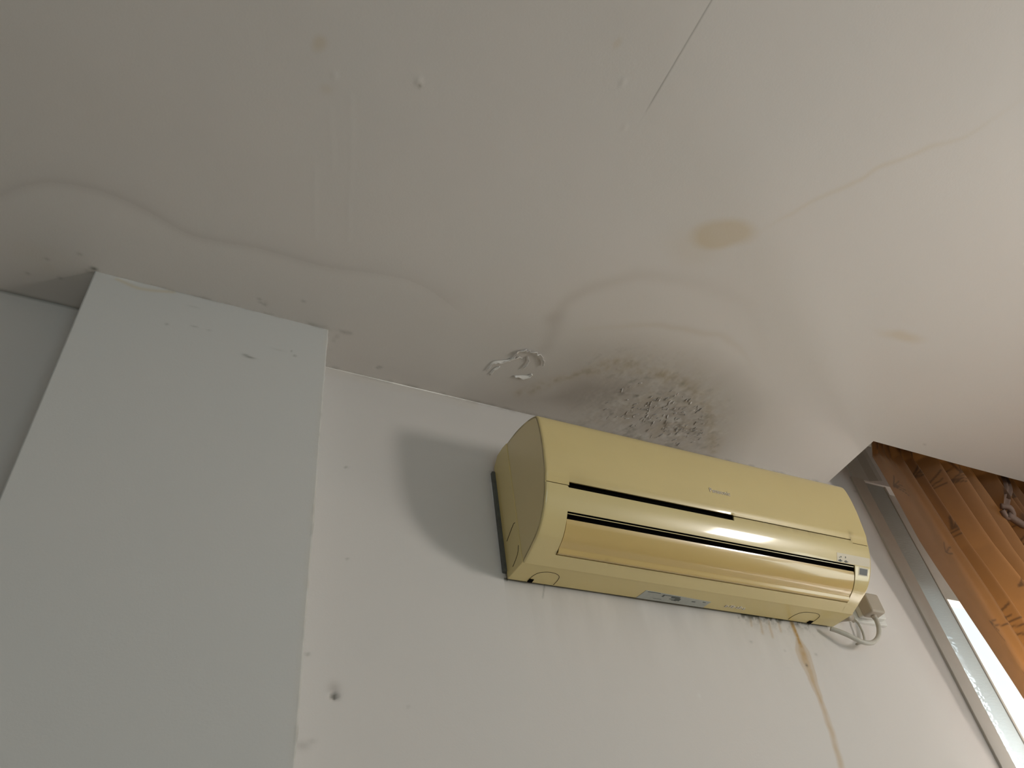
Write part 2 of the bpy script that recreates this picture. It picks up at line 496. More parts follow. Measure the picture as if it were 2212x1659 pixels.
mold += .40 * np.clip(1 - (D - y) / .007, 0, 1) * (x < -.17) + .35 * np.clip(1 - (D - y) / .010, 0, 1) * np.clip(fbm(x, y, 50, 3, 21) * 3 - 1.3, 0, 1) * (x > .2)
d, u, sd = polydist(x, y, [(-.205, 1.055), (.235, 1.046), (.252, 1.05), (.246, 1.10)])
mold += .30 * np.exp(-(d / .005) ** 2) * np.clip(fbm(x, y, 45, 3, 23) * 3 - 1.1, 0, 1)
mold += .8 * np.exp(-(((x + .195) / .006) ** 2 + ((y - 1.045) / .004) ** 2))
for px_, py_ in ((-.298, 1.094), (-.247, 1.086), (-.27, 1.05), (-.22, 1.02), (.089, 1.017), (.093, 1.025), (.10, 1.028), (.167, .995), (.354, 1.12), (.36, 1.115), (1.777, .93)):
    mold += .30 * np.exp(-(((x - px_) / .004) ** 2 + ((y - py_) / .003) ** 2))
warm += .25 * np.exp(-(((x + .27) / .05) ** 2 + ((y - 1.06) / .03) ** 2)) * fbm(x, y, 20, 3, 2)
# slow trowel waviness
dz += (fbm(x, y, 3, 2, 31) - .5) * .004
dz *= np.clip((D - y) / .01, 0, 1)
PZ = H + dz
nx, ny = GX.shape
idx = np.arange(nx * ny).reshape(nx, ny)
q = np.stack([idx[:-1, :-1], idx[:-1, 1:], idx[1:, 1:], idx[1:, :-1]], -1).reshape(-1, 4)
cx_ = (GX[:-1, :-1] + GX[1:, 1:]).ravel() / 2; cy_ = (GY[:-1, :-1] + GY[1:, 1:]).ravel() / 2
q = q[~((cx_ > PX0) & (cy_ > PY0))]
C01 = lambda a: np.clip(a, 0, 1).ravel()
verts = np.stack([GX.ravel(), GY.ravel(), PZ.ravel()], -1)
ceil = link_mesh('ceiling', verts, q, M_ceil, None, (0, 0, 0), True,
                 dict(warm=C01(warm), drip=C01(drip), damp_shade=C01(damp_shade), mold=C01(mold), pale=C01(pale)))
struct(ceil, 'off-white painted ceiling with water stains and painted-in shade above the air conditioner', 'ceiling')
# thickness of the boards at the pocket, slab above the pocket
mb = MB().box((PX0 - .012, PY0 - .012, H + .004), (PX0, D, 1.44)).box((PX0 - .012, PY0 - .012, H + .004), (XR, PY0, 1.44))
struct(mb.build('trim_1', M_blockw), 'painted boards lining the curtain pocket in the ceiling', 'pocket lining')
struct(MB().box((PX0 - .02, PY0 - .02, 1.425), (XR, D + .1, 1.46)).build('trim_2', M_plain), 'grey slab closing the top of the curtain pocket', 'slab')

# curled paint flakes beside the damp patch (pieces of the ceiling skin hanging down)


def flake(pl, wid, curl):
    P = catmull(pl, 5); n = len(P); v = []; f = []
    for i, p in enumerate(P):
        t = P[min(i + 1, n - 1)] - P[max(i - 1, 0)]; t = t / (np.hypot(*t) + 1e-9); nn = np.array([-t[1], t[0]])
        w_ = wid * (.5 + .9 * rng.random()) * math.sin(math.pi * (i + .6) / (n + .2)) ** .5
        for k in range(5):
            a = k / 4
            off = nn * w_ * a
            v.append((p[0] + off[0], p[1] + off[1], H - .0006 - curl * (a ** 1.6) * (.6 + .8 * rng.random())))
    for i in range(n - 1):
        for k in range(4):
            f.append((i * 5 + k, i * 5 + k + 1, i * 5 + k + 6, i * 5 + k + 5))
    return v, f


M_flake = plain('peeling_paint', (.84, .80, .77), .7)
M_flake2 = plain('blistered_paint', (.60, .56, .54), .7, noise=.3, nscale=80)
mb = MB()
for pl, wd, cu in (([(.575, 1.052), (.577, 1.025), (.591, 1.015), (.609, 1.005), (.616, .992)], .008, .005),
                   ([(.616, .992), (.622, .976), (.638, .973), (.658, .975), (.677, .985), (.684, .998)], -.010, .009),
                   ([(.648, 1.020), (.650, 1.0), (.643, .985)], .005, .006),
                   ([(.640, 1.046), (.655, 1.040), (.668, 1.036), (.674, 1.028)], .012, .006),
                   ([(.585, 1.06), (.589, 1.04), (.598, 1.03)], .007, .004),
                   ([(.60, 1.02), (.622, 1.0), (.634, .992)], -.007, .004)):
    v, f = flake(pl, wd * .75, cu * .55); mb.add(v, f)
fo = mb.build('peeling_paint', M_flake, ceil, (0, 0, 0), True)
sol = fo.modifiers.new('thick', 'SOLIDIFY'); sol.thickness = .0007
fo['label'] = 'curled white paint flakes'

mb = MB()
poly = [(.86, 1.04), (.92, .97), (1.0, .955), (1.08, .985), (1.15, 1.03), (1.2, 1.11), (1.12, 1.14), (.93, 1.14)]
cnt = 0
while cnt < 150:
    fx, fy = rng.gauss(1.06, .09), rng.gauss(1.06, .05)
    if not bool(inpoly(np.array([fx]), np.array([fy]), poly)[0]): continue
    cnt += 1
    a = rng.uniform(-.5, 1.2) + math.pi / 2; l_ = rng.uniform(.004, .013); w_ = rng.uniform(.002, .006); h_ = rng.uniform(.0008, .0035)
    ca, sa = math.cos(a), math.sin(a); vs = []
    for i in range(4):
        for j in range(3):
            uu = (i / 3 - .5) * l_; vv = (j / 2) * w_ * (1 - abs(i / 3 - .5) * rng.uniform(.4, 1.2))
            vs.append((fx + uu * ca - vv * sa, fy + uu * sa + vv * ca, H + .0008 - h_ * (j / 2) ** 1.5 * rng.uniform(.7, 1.2)))
    mb.add(vs, [(i * 3 + j, i * 3 + j + 1, i * 3 + j + 4, i * 3 + j + 3) for i in range(3) for j in range(2)])
bo = mb.build('blistered_paint', M_flake2, ceil, (0, 0, 0), True); bo['kind'] = 'stuff'; bo['label'] = 'small blistered paint scales'
sol = bo.modifiers.new('thick', 'SOLIDIFY'); sol.thickness = .0005

# ------------------------------------------------------------------ back wall
WX0 = 1.745                      # left edge of the window opening
xs = lines((XL, -.42, .25), (-.42, .58, .005), (.58, 1.42, .0025), (1.42, WX0, .005))
zs = lines((FLOOR, .38, .2), (.38, .78, .003), (.78, H - .02, .005), (H - .02, 1.44, .004))
GX, GZ = np.meshgrid(xs, zs, indexing='ij'); x = GX; z = GZ
warm = np.zeros_like(x); damp_shade = np.zeros_like(x); mold = np.zeros_like(x); pale = np.zeros_like(x); drip = np.zeros_like(x); dy = np.zeros_like(x)
jx = x + (fbm(x, z, 40, 3, 1) - .5) * .006
d, u, sd = polydist(jx, z, [(1.300, .775), (1.301, .745), (1.300, .705), (1.297, .675), (1.298, .64), (1.297, .60), (1.294, .55), (1.290, .51), (1.285, .483), (1.279, .455), (1.27, .38)])
wdt = .0060 + .012 * np.clip((.735 - z) / .03, 0, 1) * np.clip((z - .60) / .10, 0, 1) + .003 * np.clip((.6 - z) / .1, 0, 1)
st = np.clip(1.25 - d / wdt, 0, 1)
drip += st * (.55 + .50 * fbm(x, z, 50, 3, 3)) * np.clip(.45 + 1.2 * u * 0 + np.clip((z - .45) / .3, 0, 1) * .5, 0, 1)
edge = np.exp(-((d - wdt) / .0018) ** 2)
drip += .22 * edge * np.clip((z - .5) / .15, 0, 1)
drip += .6 * np.exp(-((x - 1.301) / .004) ** 2) * np.clip((z - .705) / .02, 0, 1) * np.clip(fbm(x, z, 120, 2, 6) * 3 - .9, 0, 1) * (z < .775)
for a, b_ in (((1.212, .765), (1.206, .734)), ((1.235, .765), (1.228, .728)), ((1.186, .765), (1.183, .748)), ((1.262, .765), (1.26, .745))):
    d, u, sd = polydist(jx, z, [a, b_]); drip += .40 * np.exp(-(d / .003) ** 2)
mold += .8 * np.exp(-(((x - 1.296) / .003) ** 2 + ((z - .672) / .003) ** 2))
# mould and dust shadow-line along the unit
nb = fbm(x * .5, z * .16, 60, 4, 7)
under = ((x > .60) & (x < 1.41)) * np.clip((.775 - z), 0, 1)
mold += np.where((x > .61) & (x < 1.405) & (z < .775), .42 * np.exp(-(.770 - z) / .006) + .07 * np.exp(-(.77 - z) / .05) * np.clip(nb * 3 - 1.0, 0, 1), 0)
damp_shade += np.where((x > .66) & (x < 1.42) & (z < .775), .13 * np.exp(-(.77 - z) / .09) * np.clip(nb * 2 - .5, 0, 1), 0)
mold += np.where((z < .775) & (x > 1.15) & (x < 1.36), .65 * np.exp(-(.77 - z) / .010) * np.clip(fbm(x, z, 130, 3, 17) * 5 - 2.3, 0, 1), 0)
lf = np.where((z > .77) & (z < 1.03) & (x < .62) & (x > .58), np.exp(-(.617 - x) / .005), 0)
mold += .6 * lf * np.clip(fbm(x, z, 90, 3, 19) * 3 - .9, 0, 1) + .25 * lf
pale += np.where((x > .607) & (x < .617) & (z > .955) & (z < 1.0), .7, 0)
mold += .35 * (np.exp(-(polydist(x, z, [(.695, .770), (.688, .745)])[0] / .0016) ** 2))
# small marks
for px_, pz_, r_, a_ in ((.306, .965, .003, .4), (.259, .589, .004, .4), (.262, .453, .010, .22), (.315, .767, .003, .35), (.275, .46, .006, .15),
                         (1.335, .70, .004, .3), (1.25, .70, .003, .3), (1.165, .71, .004, .3), (.42, .52, .003, .2)):
    mold += a_ * np.exp(-(((x - px_) / r_) ** 2 + ((z - pz_) / (r_ * .6)) ** 2))
pale += .5 * np.exp(-(((x - .991) / .003) ** 2 + ((z - .583) / .005) ** 2))
# screw hole with a chipped upper lip
r = np.hypot(x - .304, z - .528)
mold += .75 * np.exp(-(r / .0055) ** 4)
dy += .005 * np.exp(-(r / .006) ** 4)
damp_shade += .5 * np.exp(-(((x - .303) / .009) ** 2 + ((z - .538) / .011) ** 2))
# line under the ceiling
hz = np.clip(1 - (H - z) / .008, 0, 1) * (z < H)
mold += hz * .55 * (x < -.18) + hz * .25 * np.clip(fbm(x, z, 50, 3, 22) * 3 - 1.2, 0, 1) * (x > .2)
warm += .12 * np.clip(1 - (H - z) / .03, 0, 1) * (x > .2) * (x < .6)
damp_shade += .15 * np.clip(1 - (H - z) / .10, 0, 1) * fbm(x, z, 8, 3, 9)
dy += (fbm(x, z, 3, 2, 41) - .5) * .003
nx, ny = GX.shape
idx = np.arange(nx * ny).reshape(nx, ny)
q = np.stack([idx[:-1, :-1], idx[1:, :-1], idx[1:, 1:], idx[:-1, 1:]], -1).reshape(-1, 4)
verts = np.stack([GX.ravel(), (D + dy).ravel(), GZ.ravel()], -1)
n0 = len(verts)
# pieces round the window opening: above, below, right; reveals
WX1, WZ0, WZ1 = 2.35, -.6, 1.27
ex = []; eq = []


def quad(a, b_, c, d_):
    k = n0 + len(ex); ex.extend([a, b_, c, d_]); eq.append((k, k + 1, k + 2, k + 3))


quad((WX0, D, WZ1), (XR, D, WZ1), (XR, D, 1.44), (WX0, D, 1.44))
quad((WX0, D, FLOOR), (XR, D, FLOOR), (XR, D, WZ0), (WX0, D, WZ0))
quad((WX1, D, WZ0), (XR, D, WZ0), (XR, D, WZ1), (WX1, D, WZ1))
quad((WX0, D, WZ0), (WX0, D, WZ1), (WX0, D + .2, WZ1), (WX0, D + .2, WZ0))
quad((WX1, D, WZ0), (WX1, D + .2, WZ0), (WX1, D + .2, WZ1), (WX1, D, WZ1))
quad((WX0, D, WZ1), (WX1, D, WZ1), (WX1, D + .2, WZ1), (WX0, D + .2, WZ1))
quad((WX0, D, WZ0), (WX0, D + .2, WZ0), (WX1, D + .2, WZ0), (WX1, D, WZ0))
ext = lambda a: np.r_[C01(a), np.zeros(len(ex))]
wall = link_mesh('wall_back', np.vstack([verts, np.array(ex)]), np.vstack([q, np.array(eq)]), M_wall, None, (0, 0, 0), False,
                 dict(warm=ext(warm), drip=ext(drip), damp_shade=ext(damp_shade), mold=ext(mold), pale=ext(pale)))
struct(wall, 'off-white plaster wall behind the air conditioner', 'wall')
wall.data.polygons.foreach_set('use_smooth', np.r_[np.ones(len(q), bool), np.zeros(len(eq), bool)])

# ------------------------------------------------------------------ pillar on the back wall
PX_L, PX_R, PYF = -.193, .231, 1.050
xs = lines((PX_L, PX_R, .003)); zs = lines((FLOOR, .38, .2), (.38, 1.0, .008), (1.0, H, .003))
GX, GZ = np.meshgrid(xs, zs, indexing='ij'); x = GX; z = GZ
warm = np.zeros_like(x); damp_shade = np.zeros_like(x); mold = np.zeros_like(x); pale = np.zeros_like(x); dy = (fbm(x, z, 4, 2, 51) - .5) * .002
d, u, sd = polydist(x, z + (fbm(x, z, 30, 2, 2) - .5) * .006, [(-.155, 1.215), (-.12, 1.206), (-.09, 1.209), (-.06, 1.217)])
warm += .40 * np.exp(-(d / .004) ** 2); pale += .5 * np.exp(-(((x + .14) / .03) ** 2 + ((z - 1.217) / .003) ** 2))
mold += .35 * np.clip(1 - (H - z) / .004, 0, 1) * np.clip(fbm(x, z, 40, 3, 5) * 3 - 1.0, 0, 1)
for px_, pz_, rx2, a_ in ((.093, 1.093, .009, .7), (.085, 1.097, .006, .5), (-.055, 1.128, .003, .4), (-.01, 1.139, .006, .3), (.015, 1.138, .004, .2), (.14, 1.13, .012, .14), (.172, 1.125, .003, .5), (.165, 1.135, .002, .4), (-.02, 1.19, .01, .15)):
    mold += a_ * np.exp(-(((x - px_) / rx2) ** 2 + ((z - pz_) / .0022) ** 2))
rag = fbm(z, z * 0, 60, 3, 3)
warm += .18 * np.clip(1 - (PX_R - x) / .012, 0, 1) * rag
mold += .30 * np.clip(1 - (PX_R - x) / .005, 0, 1) * np.clip(fbm(x, z, 45, 3, 9) * 4 - 2.0, 0, 1)
nx, ny = GX.shape
idx = np.arange(nx * ny).reshape(nx, ny)
q = np.stack([idx[:-1, :-1], idx[1:, :-1], idx[1:, 1:], idx[:-1, 1:]], -1).reshape(-1, 4)
edgej = (np.abs(x - PX_R) < 1e-6) * (fbm(z, z * 0 + 1, 70, 3, 4) - .5) * .003
verts = np.stack([(GX + edgej).ravel(), (PYF + dy).ravel(), GZ.ravel()], -1)
n0 = len(verts); L = idx[0, :]; R_ = idx[-1, :]
bl = verts[L].copy(); bl[:, 1] = D + .01; br = verts[R_].copy(); br[:, 1] = D + .01
k = n0 + np.arange(ny); k2 = n0 + ny + np.arange(ny)
q2 = np.stack([L[:-1], L[1:], k[1:], k[:-1]], -1); q3 = np.stack([R_[:-1], k2[:-1], k2[1:], R_[1:]], -1)
ext = lambda a: np.r_[C01(a), np.zeros(2 * ny)]
pil = link_mesh('wall_pillar', np.vstack([verts, bl, br]), np.vstack([q, q2, q3]), M_pillar, None, (0, 0, 0), False,
                dict(warm=ext(warm), drip=ext(warm * 0), damp_shade=ext(damp_shade), mold=ext(mold), pale=ext(pale)))
struct(pil, 'pale grey painted pillar projecting from the wall left of the air conditioner', 'pillar')

# ------------------------------------------------------------------ rest of the room (off camera)
struct(MB().box((XL, YF, FLOOR - .1), (XR, D + .1, FLOOR)).build('floor', M_floor), 'tiled floor', 'floor')
struct(MB().box((XL - .1, YF, FLOOR), (XL, D + .1, 1.44)).build('wall_left', M_plain), 'painted side wall', 'wall')
# right wall with narrow window (window_2), front wall with wide window added for fill (added_window_3)
y0, y1, z0, z1 = -.95, -.50, .12, .70
DY0, DY1, DZ0, DZ1 = -.38, .48, -.38, .36  # wider opening, added to house the extra right-hand lamp
mb = MB().box((XR, YF, FLOOR), (XR + .1, y0, 1.44)).box((XR, y1, FLOOR), (XR + .1, DY0, 1.44)).box((XR, DY1, FLOOR), (XR + .1, D + .1, 1.44))
mb.box((XR, y0, FLOOR), (XR + .1, y1, z0)).box((XR, y0, z1), (XR + .1, y1, 1.44)).box((XR, DY0, FLOOR), (XR + .1, DY1, DZ0)).box((XR, DY0, DZ1), (XR + .1, DY1, 1.44))
struct(mb.build('wall_right', M_plain), 'painted right wall with a narrow window and a wider one added for a lamp', 'wall')
mb = MB()
for a_ in (DY0, DY1 - .04): mb.box((XR, a_, DZ0), (XR + .06, a_ + .04, DZ1))
mb.box((XR, DY0, DZ0), (XR + .06, DY1, DZ0 + .04)).box((XR, DY0, DZ1 - .04), (XR + .06, DY1, DZ1))
d1 = struct(mb.build('added_window_4', M_blockw), 'square white framed window added for the extra lamp in the right wall', 'window')
MB().box((XR + .04, DY0, DZ0), (XR + .044, DY1, DZ1)).build('window_pane', M_glass, d1)
mb = MB().box((XR, y0, z0), (XR + .06, y0 + .02, z1)).box((XR, y1 - .02, z0), (XR + .06, y1, z1)).box((XR, y0, z0), (XR + .06, y1, z0 + .02)).box((XR, y0, z1 - .02), (XR + .06, y1, z1))
w2 = struct(mb.build('window_2', M_blockw), 'narrow white framed window in the right wall', 'window')
MB().box((XR + .04, y0, z0), (XR + .044, y1, z1)).build('window_pane', M_glass, w2)
x0, x1, z0, z1 = -.1, 1.5, -.8, .6
mb = MB().box((XL, YF - .1, FLOOR), (x0, YF, 1.44)).box((x1, YF - .1, FLOOR), (XR, YF, 1.44)).box((x0, YF - .1, FLOOR), (x1, YF, z0)).box((x0, YF - .1, z1), (x1, YF, 1.44))
struct(mb.build('wall_front', M_plain), 'painted wall behind the camera with a wide window added for the fill lamp', 'wall')
mb = MB()
for a in (x0, (x0 + x1) / 2 - .02, x1 - .04): mb.box((a, YF - .06, z0), (a + .04, YF, z1))
mb.box((x0, YF - .06, z0), (x1, YF, z0 + .04)).box((x0, YF - .06, z1 - .04), (x1, YF, z1))
w3 = struct(mb.build('added_window_3', M_blockw), 'wide white framed window added for the fill lamp behind the camera', 'window')
MB().box((x0, YF - .04, z0), (x1, YF - .036, z1)).build('window_pane', M_glass, w3)

# ------------------------------------------------------------------ window_1 behind the curtain
O1 = (WX0, D, WZ0)
mb = MB()
mb.box((WX0 - .002, D - .006, WZ0), (1.790, D + .07, 1.2705))
mb.box((WX1 - .05, D - .006, WZ0), (WX1, D + .07, 1.2705)).box((WX0, D - .006, WZ0), (WX1, D + .07, WZ0 + .05))
w1 = struct(mb.build('window_1', M_casing, None, O1, False, .0015), 'beige framed window half hidden behind the curtain, bright daylight outside', 'window')
mb = MB(); mb.box((1.791, D + .006, WZ0 + .05), (1.878, D + .026, 1.2705))
so = mb.build('textured_strip', M_strip, w1, (1.79, D, WZ0), False, .001); so['label'] = 'white ribbed translucent strip beside the frame'
mb = MB().box((1.879, D + .004, WZ0 + .05), (1.886, D + .05, 1.2705))
mb.build('mullion', M_casing, w1, (1.879, D, WZ0), False, .001)
MB().box((1.791, D + .030, .93), (WX1 - .05, D + .06, 1.2705)).build('header_panel', M_casing, w1, (1.886, D, .96))
MB().box((1.886, D + .03, WZ0 + .05), (WX1 - .05, D + .034, .96)).build('window_pane', M_glass, w1, (1.886, D, WZ0))

# small white mounting block at the top of the frame
t = empty('mounting_block', (1.80, D, 1.258), 'small white painted block at the top of the window frame beside the curtain', 'block')
MB().box((1.752, D - .004, 1.268), (1.816, D, 1.42)).build('block_plate', M_blockw, t, (1.766, D, 1.258), False, .001)
mb = MB(); mb.add([(1.818, D - .002, 1.272), (1.852, D - .006, 1.277), (1.878, D - .002, 1.288), (1.878, D, 1.288), (1.818, D, 1.272),
                   (1.818, D - .002, 1.42), (1.852, D - .006, 1.42), (1.878, D - .002, 1.42), (1.878, D, 1.42), (1.818, D, 1.42)],
                  [(0, 1, 6, 5), (1, 2, 7, 6), (2, 3, 8, 7), (3, 4, 9, 8), (4, 0, 5, 9), (0, 4, 3, 2, 1), (5, 6, 7, 8, 9)])
mb.build('block_end', M_casing, t, (1.824, D, 1.262))

# ------------------------------------------------------------------ curtain rail and curtain
CY = 1.035
rl = tag(MB().tube([(1.665, CY, 1.375), (XR - .01, CY, 1.375)], .009, 10).build('curtain_rail', M_rail, None, (1.665, CY, 1.375), True),
         'thin dark curtain rail inside the ceiling pocket', 'curtain rail')
MB().box((1.70, CY - .006, 1.38), (1.712, CY + .006, 1.425)).build('rail_bracket', M_rail, rl, (1.70, CY, 1.38))

ct = empty('curtain', (1.74, CY, -1.3), 'bronze orange pleated curtain with dark twig pattern hanging before the window', 'curtain')
us = np.linspace(0, 1, 420) ** 1.0
zt = lines((-1.30, .3, .05), (.3, 1.355, .004))
U, Z = np.meshgrid(us, zt, indexing='ij')
# left edge drifts to the right lower down
le = np.interp(Z, [-1.3, -.3, .1, .4, .59, .72, .835, .98, 1.15, 1.27, 1.355], [2.10, 2.05, 1.91, 1.787, 1.758, 1.748, 1.736, 1.712, 1.705, 1.700, 1.738])
W = .63
Lc = U * W
x = le + Lc + .010 * np.sin(Lc * 20 + 2.5 * (1.3 - Z)) * np.clip(Lc / .1, 0, 1)
# fold profile: first a flat hem panel, then pleats
ph = np.where(Lc < .125, 0, (Lc - .125) / .068 * 2 * math.pi)
ph = ph + .9 * np.sin(Lc * 9 + 1) * np.clip(Lc / .2, 0, 1) + .35 * np.sin(3 * Z + 14 * Lc)
amp = .029 * np.clip((Lc - .105) / .03, 0, 1) * (1 + .35 * np.sin(Lc * 31))
fold = amp * (1.0 - 2.3 * np.abs(np.sin(ph / 2 + .2)) ** .8)
y = CY + fold - .014 * np.exp(-((Lc - .115) / .012) ** 2) - .006 * np.sin(Lc * 50) * (Lc < .12) + .004 * np.sin(9 * Z + 20 * Lc)
# groove after the first panel
y = y + .030 * np.exp(-((Lc - .140) / .009) ** 2)
x = x + .004 * np.sin(ph) * np.clip((Lc - .13) / .03, 0, 1)
# top gathers closer
gath = np.clip((Z - 1.22) / .12, 0, 1)
y = y + gath * .008 * np.sin(Lc * 210)
Zt = Z - .05 * np.clip(1 - Lc / .05, 0, 1) * np.clip((Z - 1.15) / .2, 0, 1)
Zt += .002 * np.sin(Lc * 70)
y = np.clip(y, PY0 + .012, D - .018)
# twig motif attribute
tw = np.zeros_like(x)
P2 = []
for k in range(42):
    bx = rng.uniform(0, W); bz = rng.uniform(.25, 1.25); a = rng.uniform(-.6, .9)
    for j in range(rng.randint(3, 5)):
        aa = a + (j - 1.5) * .42; ln = rng.uniform(.025, .055)
        P2.append((bx, bz, bx + ln * math.cos(aa), bz + ln * math.sin(aa)))
for (a0, b0, a1, b1) in P2:
    dx_, dz_ = a1 - a0, b1 - b0; L2 = dx_ * dx_ + dz_ * dz_
    sel = (Lc > min(a0, a1) - .01) & (Lc < max(a0, a1) + .01) & (Z > min(b0, b1) - .012) & (Z < max(b0, b1) + .012)
    if not sel.any(): continue
    tt = np.clip(((Lc[sel] - a0) * dx_ + (Z[sel] - b0) * dz_) / L2, 0, 1)
    d = np.hypot(Lc[sel] - a0 - tt * dx_, Z[sel] - b0 - tt * dz_)
    tw[sel] = np.maximum(tw[sel], .85 * np.clip(1.6 - d / .0016, 0, 1))
nx, ny = x.shape
idx = np.arange(nx * ny).reshape(nx, ny)
q = np.stack([idx[:-1, :-1], idx[1:, :-1], idx[1:, 1:], idx[:-1, 1:]], -1).reshape(-1, 4)
cl = link_mesh('curtain_cloth', np.stack([x.ravel(), y.ravel(), Zt.ravel()], -1), q, M_curt, ct, (1.74, CY, -1.3), True, dict(twig=tw.ravel()))
# hanging cloth tie knotted in front of the pleats
tp = catmull([(2.215, 1.0, 1.29), (2.190, .998, 1.225), (2.158, .996, 1.188), (2.120, .994, 1.150), (2.088, .995, 1.118)], 6)
mb = MB(); n = len(tp)
for i, p in enumerate(tp):
    for k in range(6):
        a = (k / 5 - .5)
        mb.v.append((p[0] + a * .026 * .75, p[1] + .004 * math.sin(k * 2.1 + i * .2), p[2] - a * .026 * .5))
for i in range(n - 1):
    for k in range(5): mb.f.append((i * 6 + k, i * 6 + k + 1, i * 6 + k + 7, i * 6 + k + 6))
mb.tube(catmull([(2.075, .994, 1.128), (2.092, .984, 1.120), (2.105, .993, 1.104), (2.090, 1.003, 1.100), (2.078, .998, 1.118)], 4), .008, 8)
mb.tube(catmull([(2.09, .998, 1.105), (2.13, 1.0, 1.085), (2.19, 1.005, 1.062), (2.26, 1.02, 1.05)], 5), [.010] * 15 + [.006], 8)
tie = mb.build('cloth_tie', M_tie, ct, (2.09, 1.0, 1.11), True); tie['label'] = 'knotted strip of curtain cloth'

# ------------------------------------------------------------------ air conditioner
AC = empty('air_conditioner', (1.015, D, .7655), 'yellowed split air conditioner indoor unit mounted high on the wall', 'air conditioner')
AX0, AX1 = .617, 1.413; AXC = (AX0 + AX1) / 2
PROF = [(1.080, 1.048), (1.05, 1.047), (1.02, 1.043), (.990, 1.035), (.967, 1.025), (.9555, 1.013), (.952, .978), (.953, .940), (.958, .902),
        (.966, .864), (.978, .834), (.996, .808), (1.018, .789), (1.044, .778), (1.080, .7655)]
PC = catmull(PROF, 12)
PS = np.r_[0, np.cumsum(np.hypot(*np.diff(PC, axis=0).T))]
TN = np.gradient(PC, axis=0); TN /= np.hypot(TN[:, 0], TN[:, 1])[:, None]
NRM = np.stack([TN[:, 1], -TN[:, 0]], -1)           # pointing to the room (-y)
if NRM[len(NRM) // 2][0] > 0: NRM = -NRM


def ap(xv, s, off=0.0):
    yy = np.interp(s, PS, PC[:, 0]); zz = np.interp(s, PS, PC[:, 1])
    n1 = np.interp(s, PS, NRM[:, 0]); n2 = np.interp(s, PS, NRM[:, 1])
    yy = yy + n1 * off; zz = zz + n2 * off
    k = 1 - .010 * (1.08 - yy) / .13
    return np.stack([AXC + (xv - AXC) * k, yy, zz], -1)


def shell(name, mat, parent, xs, ss, hole=None, thick=.003, xwarp=None, swarp=None, off=None, grime=None, smooth=True, origin=None):
    XX, SS = np.meshgrid(np.array(xs), np.array(ss), indexing='ij')
    X0, S0 = XX.copy(), SS.copy()
    if swarp is not None: SS = swarp(X0, S0)
    if xwarp is not None: XX = xwarp(X0, S0)
    O = off(XX, SS) if off is not None else np.zeros_like(XX)
    V = ap(XX, SS, O).reshape(-1, 3); V2 = ap(XX, SS, O - thick).reshape(-1, 3)
    nx, ny = XX.shape; idx = np.arange(nx * ny).reshape(nx, ny)
    keep = np.ones((nx - 1, ny - 1), bool)
    if hole is not None:
        keep = ~hole((X0[:-1, :-1] + X0[1:, 1:]) / 2, (S0[:-1, :-1] + S0[1:, 1:]) / 2)
    F = []; n = nx * ny; edges = {}
    for i in range(nx - 1):
        for j in range(ny - 1):
            if keep[i, j]:
                a, b_, c, d_ = idx[i, j], idx[i + 1, j], idx[i + 1, j + 1], idx[i, j + 1]
                F.append((a, b_, c, d_)); F.append((n + a, n + d_, n + c, n + b_))
                for e in ((a, b_), (b_, c), (c, d_), (d_, a)):
                    edges[e] = 1
    for (a, b_) in list(edges):
        if (b_, a) not in edges: F.append((b_, a, n + a, n + b_))
    F = np.array([tuple(int(q_) for q_ in f) for f in F])
    at = {}
    g = grime(XX, SS).ravel() if grime is not None else np.zeros(n)
    at['grime'] = np.r_[np.clip(g, 0, 1), np.clip(g, 0, 1)]
    o = link_mesh(name, np.vstack([V, V2]), F, mat, parent, origin or parent['_o'], smooth, at)
    bm = bmesh.new(); bm.from_mesh(o.data)
    loose = [v for v in bm.verts if not v.link_faces]
    bmesh.ops.delete(bm, geom=loose, context='VERTS')
    bmesh.ops.recalc_face_normals(bm, faces=bm.faces)
    for e in bm.edges:
        if len(e.link_faces) == 2 and e.calc_face_angle(0) > .6: e.smooth = False
    bm.to_mesh(o.data); bm.free()
    return o


def near(v, a, w_): return np.exp(-((v - a) / w_) ** 2)


def endround(XX, SS):
    e = np.minimum(XX - AX0, AX1 - XX)
    return -.0022 * np.clip(1 - e / .0035, 0, 1) ** 2


endx = lambda: [AX0, AX0 + .0008, AX0 + .002, AX0 + .0035]
endx2 = lambda: [AX1 - .0035, AX1 - .002, AX1 - .0008, AX1]
G0, G1, G2 = .6665, 1.0445, 1.362      # gap start, gap end, right step of the seam


def panel_bottom(xv):
    return np.where(xv < G0, .2812, np.where(xv < G1, .2742 - .001 * (xv - G0), np.where(xv < G2, .2752 - .0008 * (xv - G1), .2822)))


def body_top(xv):
    return np.where(xv < G0, .2830, np.where(xv < G1, .2862, np.where(xv < G2, .2778 - .001 * (xv - G1), .2838)))


pxs = endx() + list(np.linspace(.625, G0 - .0001, 8)) + list(np.linspace(G0 + .0001, G1 - .0001, 60)) + list(np.linspace(G1 + .0001, G2 - .0001, 50)) + list(np.linspace(G2 + .0001, 1.408, 8)) + endx2()
pss = list(np.linspace(0.0, .255, 60)) + list(np.linspace(.257, .2705, 14)) + [.2722]


def panel_s(X0, S0):
    pb = panel_bottom(X0)
    r = np.where(S0 > .2715, pb, S0)
    return r


def panel_grime(XX, SS):
    g = .45 * near(SS, .262, .006) * near(XX, G2 + .002, .006) + .5 * near(SS, .274, .006) * near(XX, G2 - .001, .004)
    sm = np.clip((SS - .235) / .035, 0, 1) * near(XX, .69, .03) * .12
    return g + sm + .12 * np.clip((SS - .255) / .02, 0, 1) * (XX > G0) * (XX < 1.0)


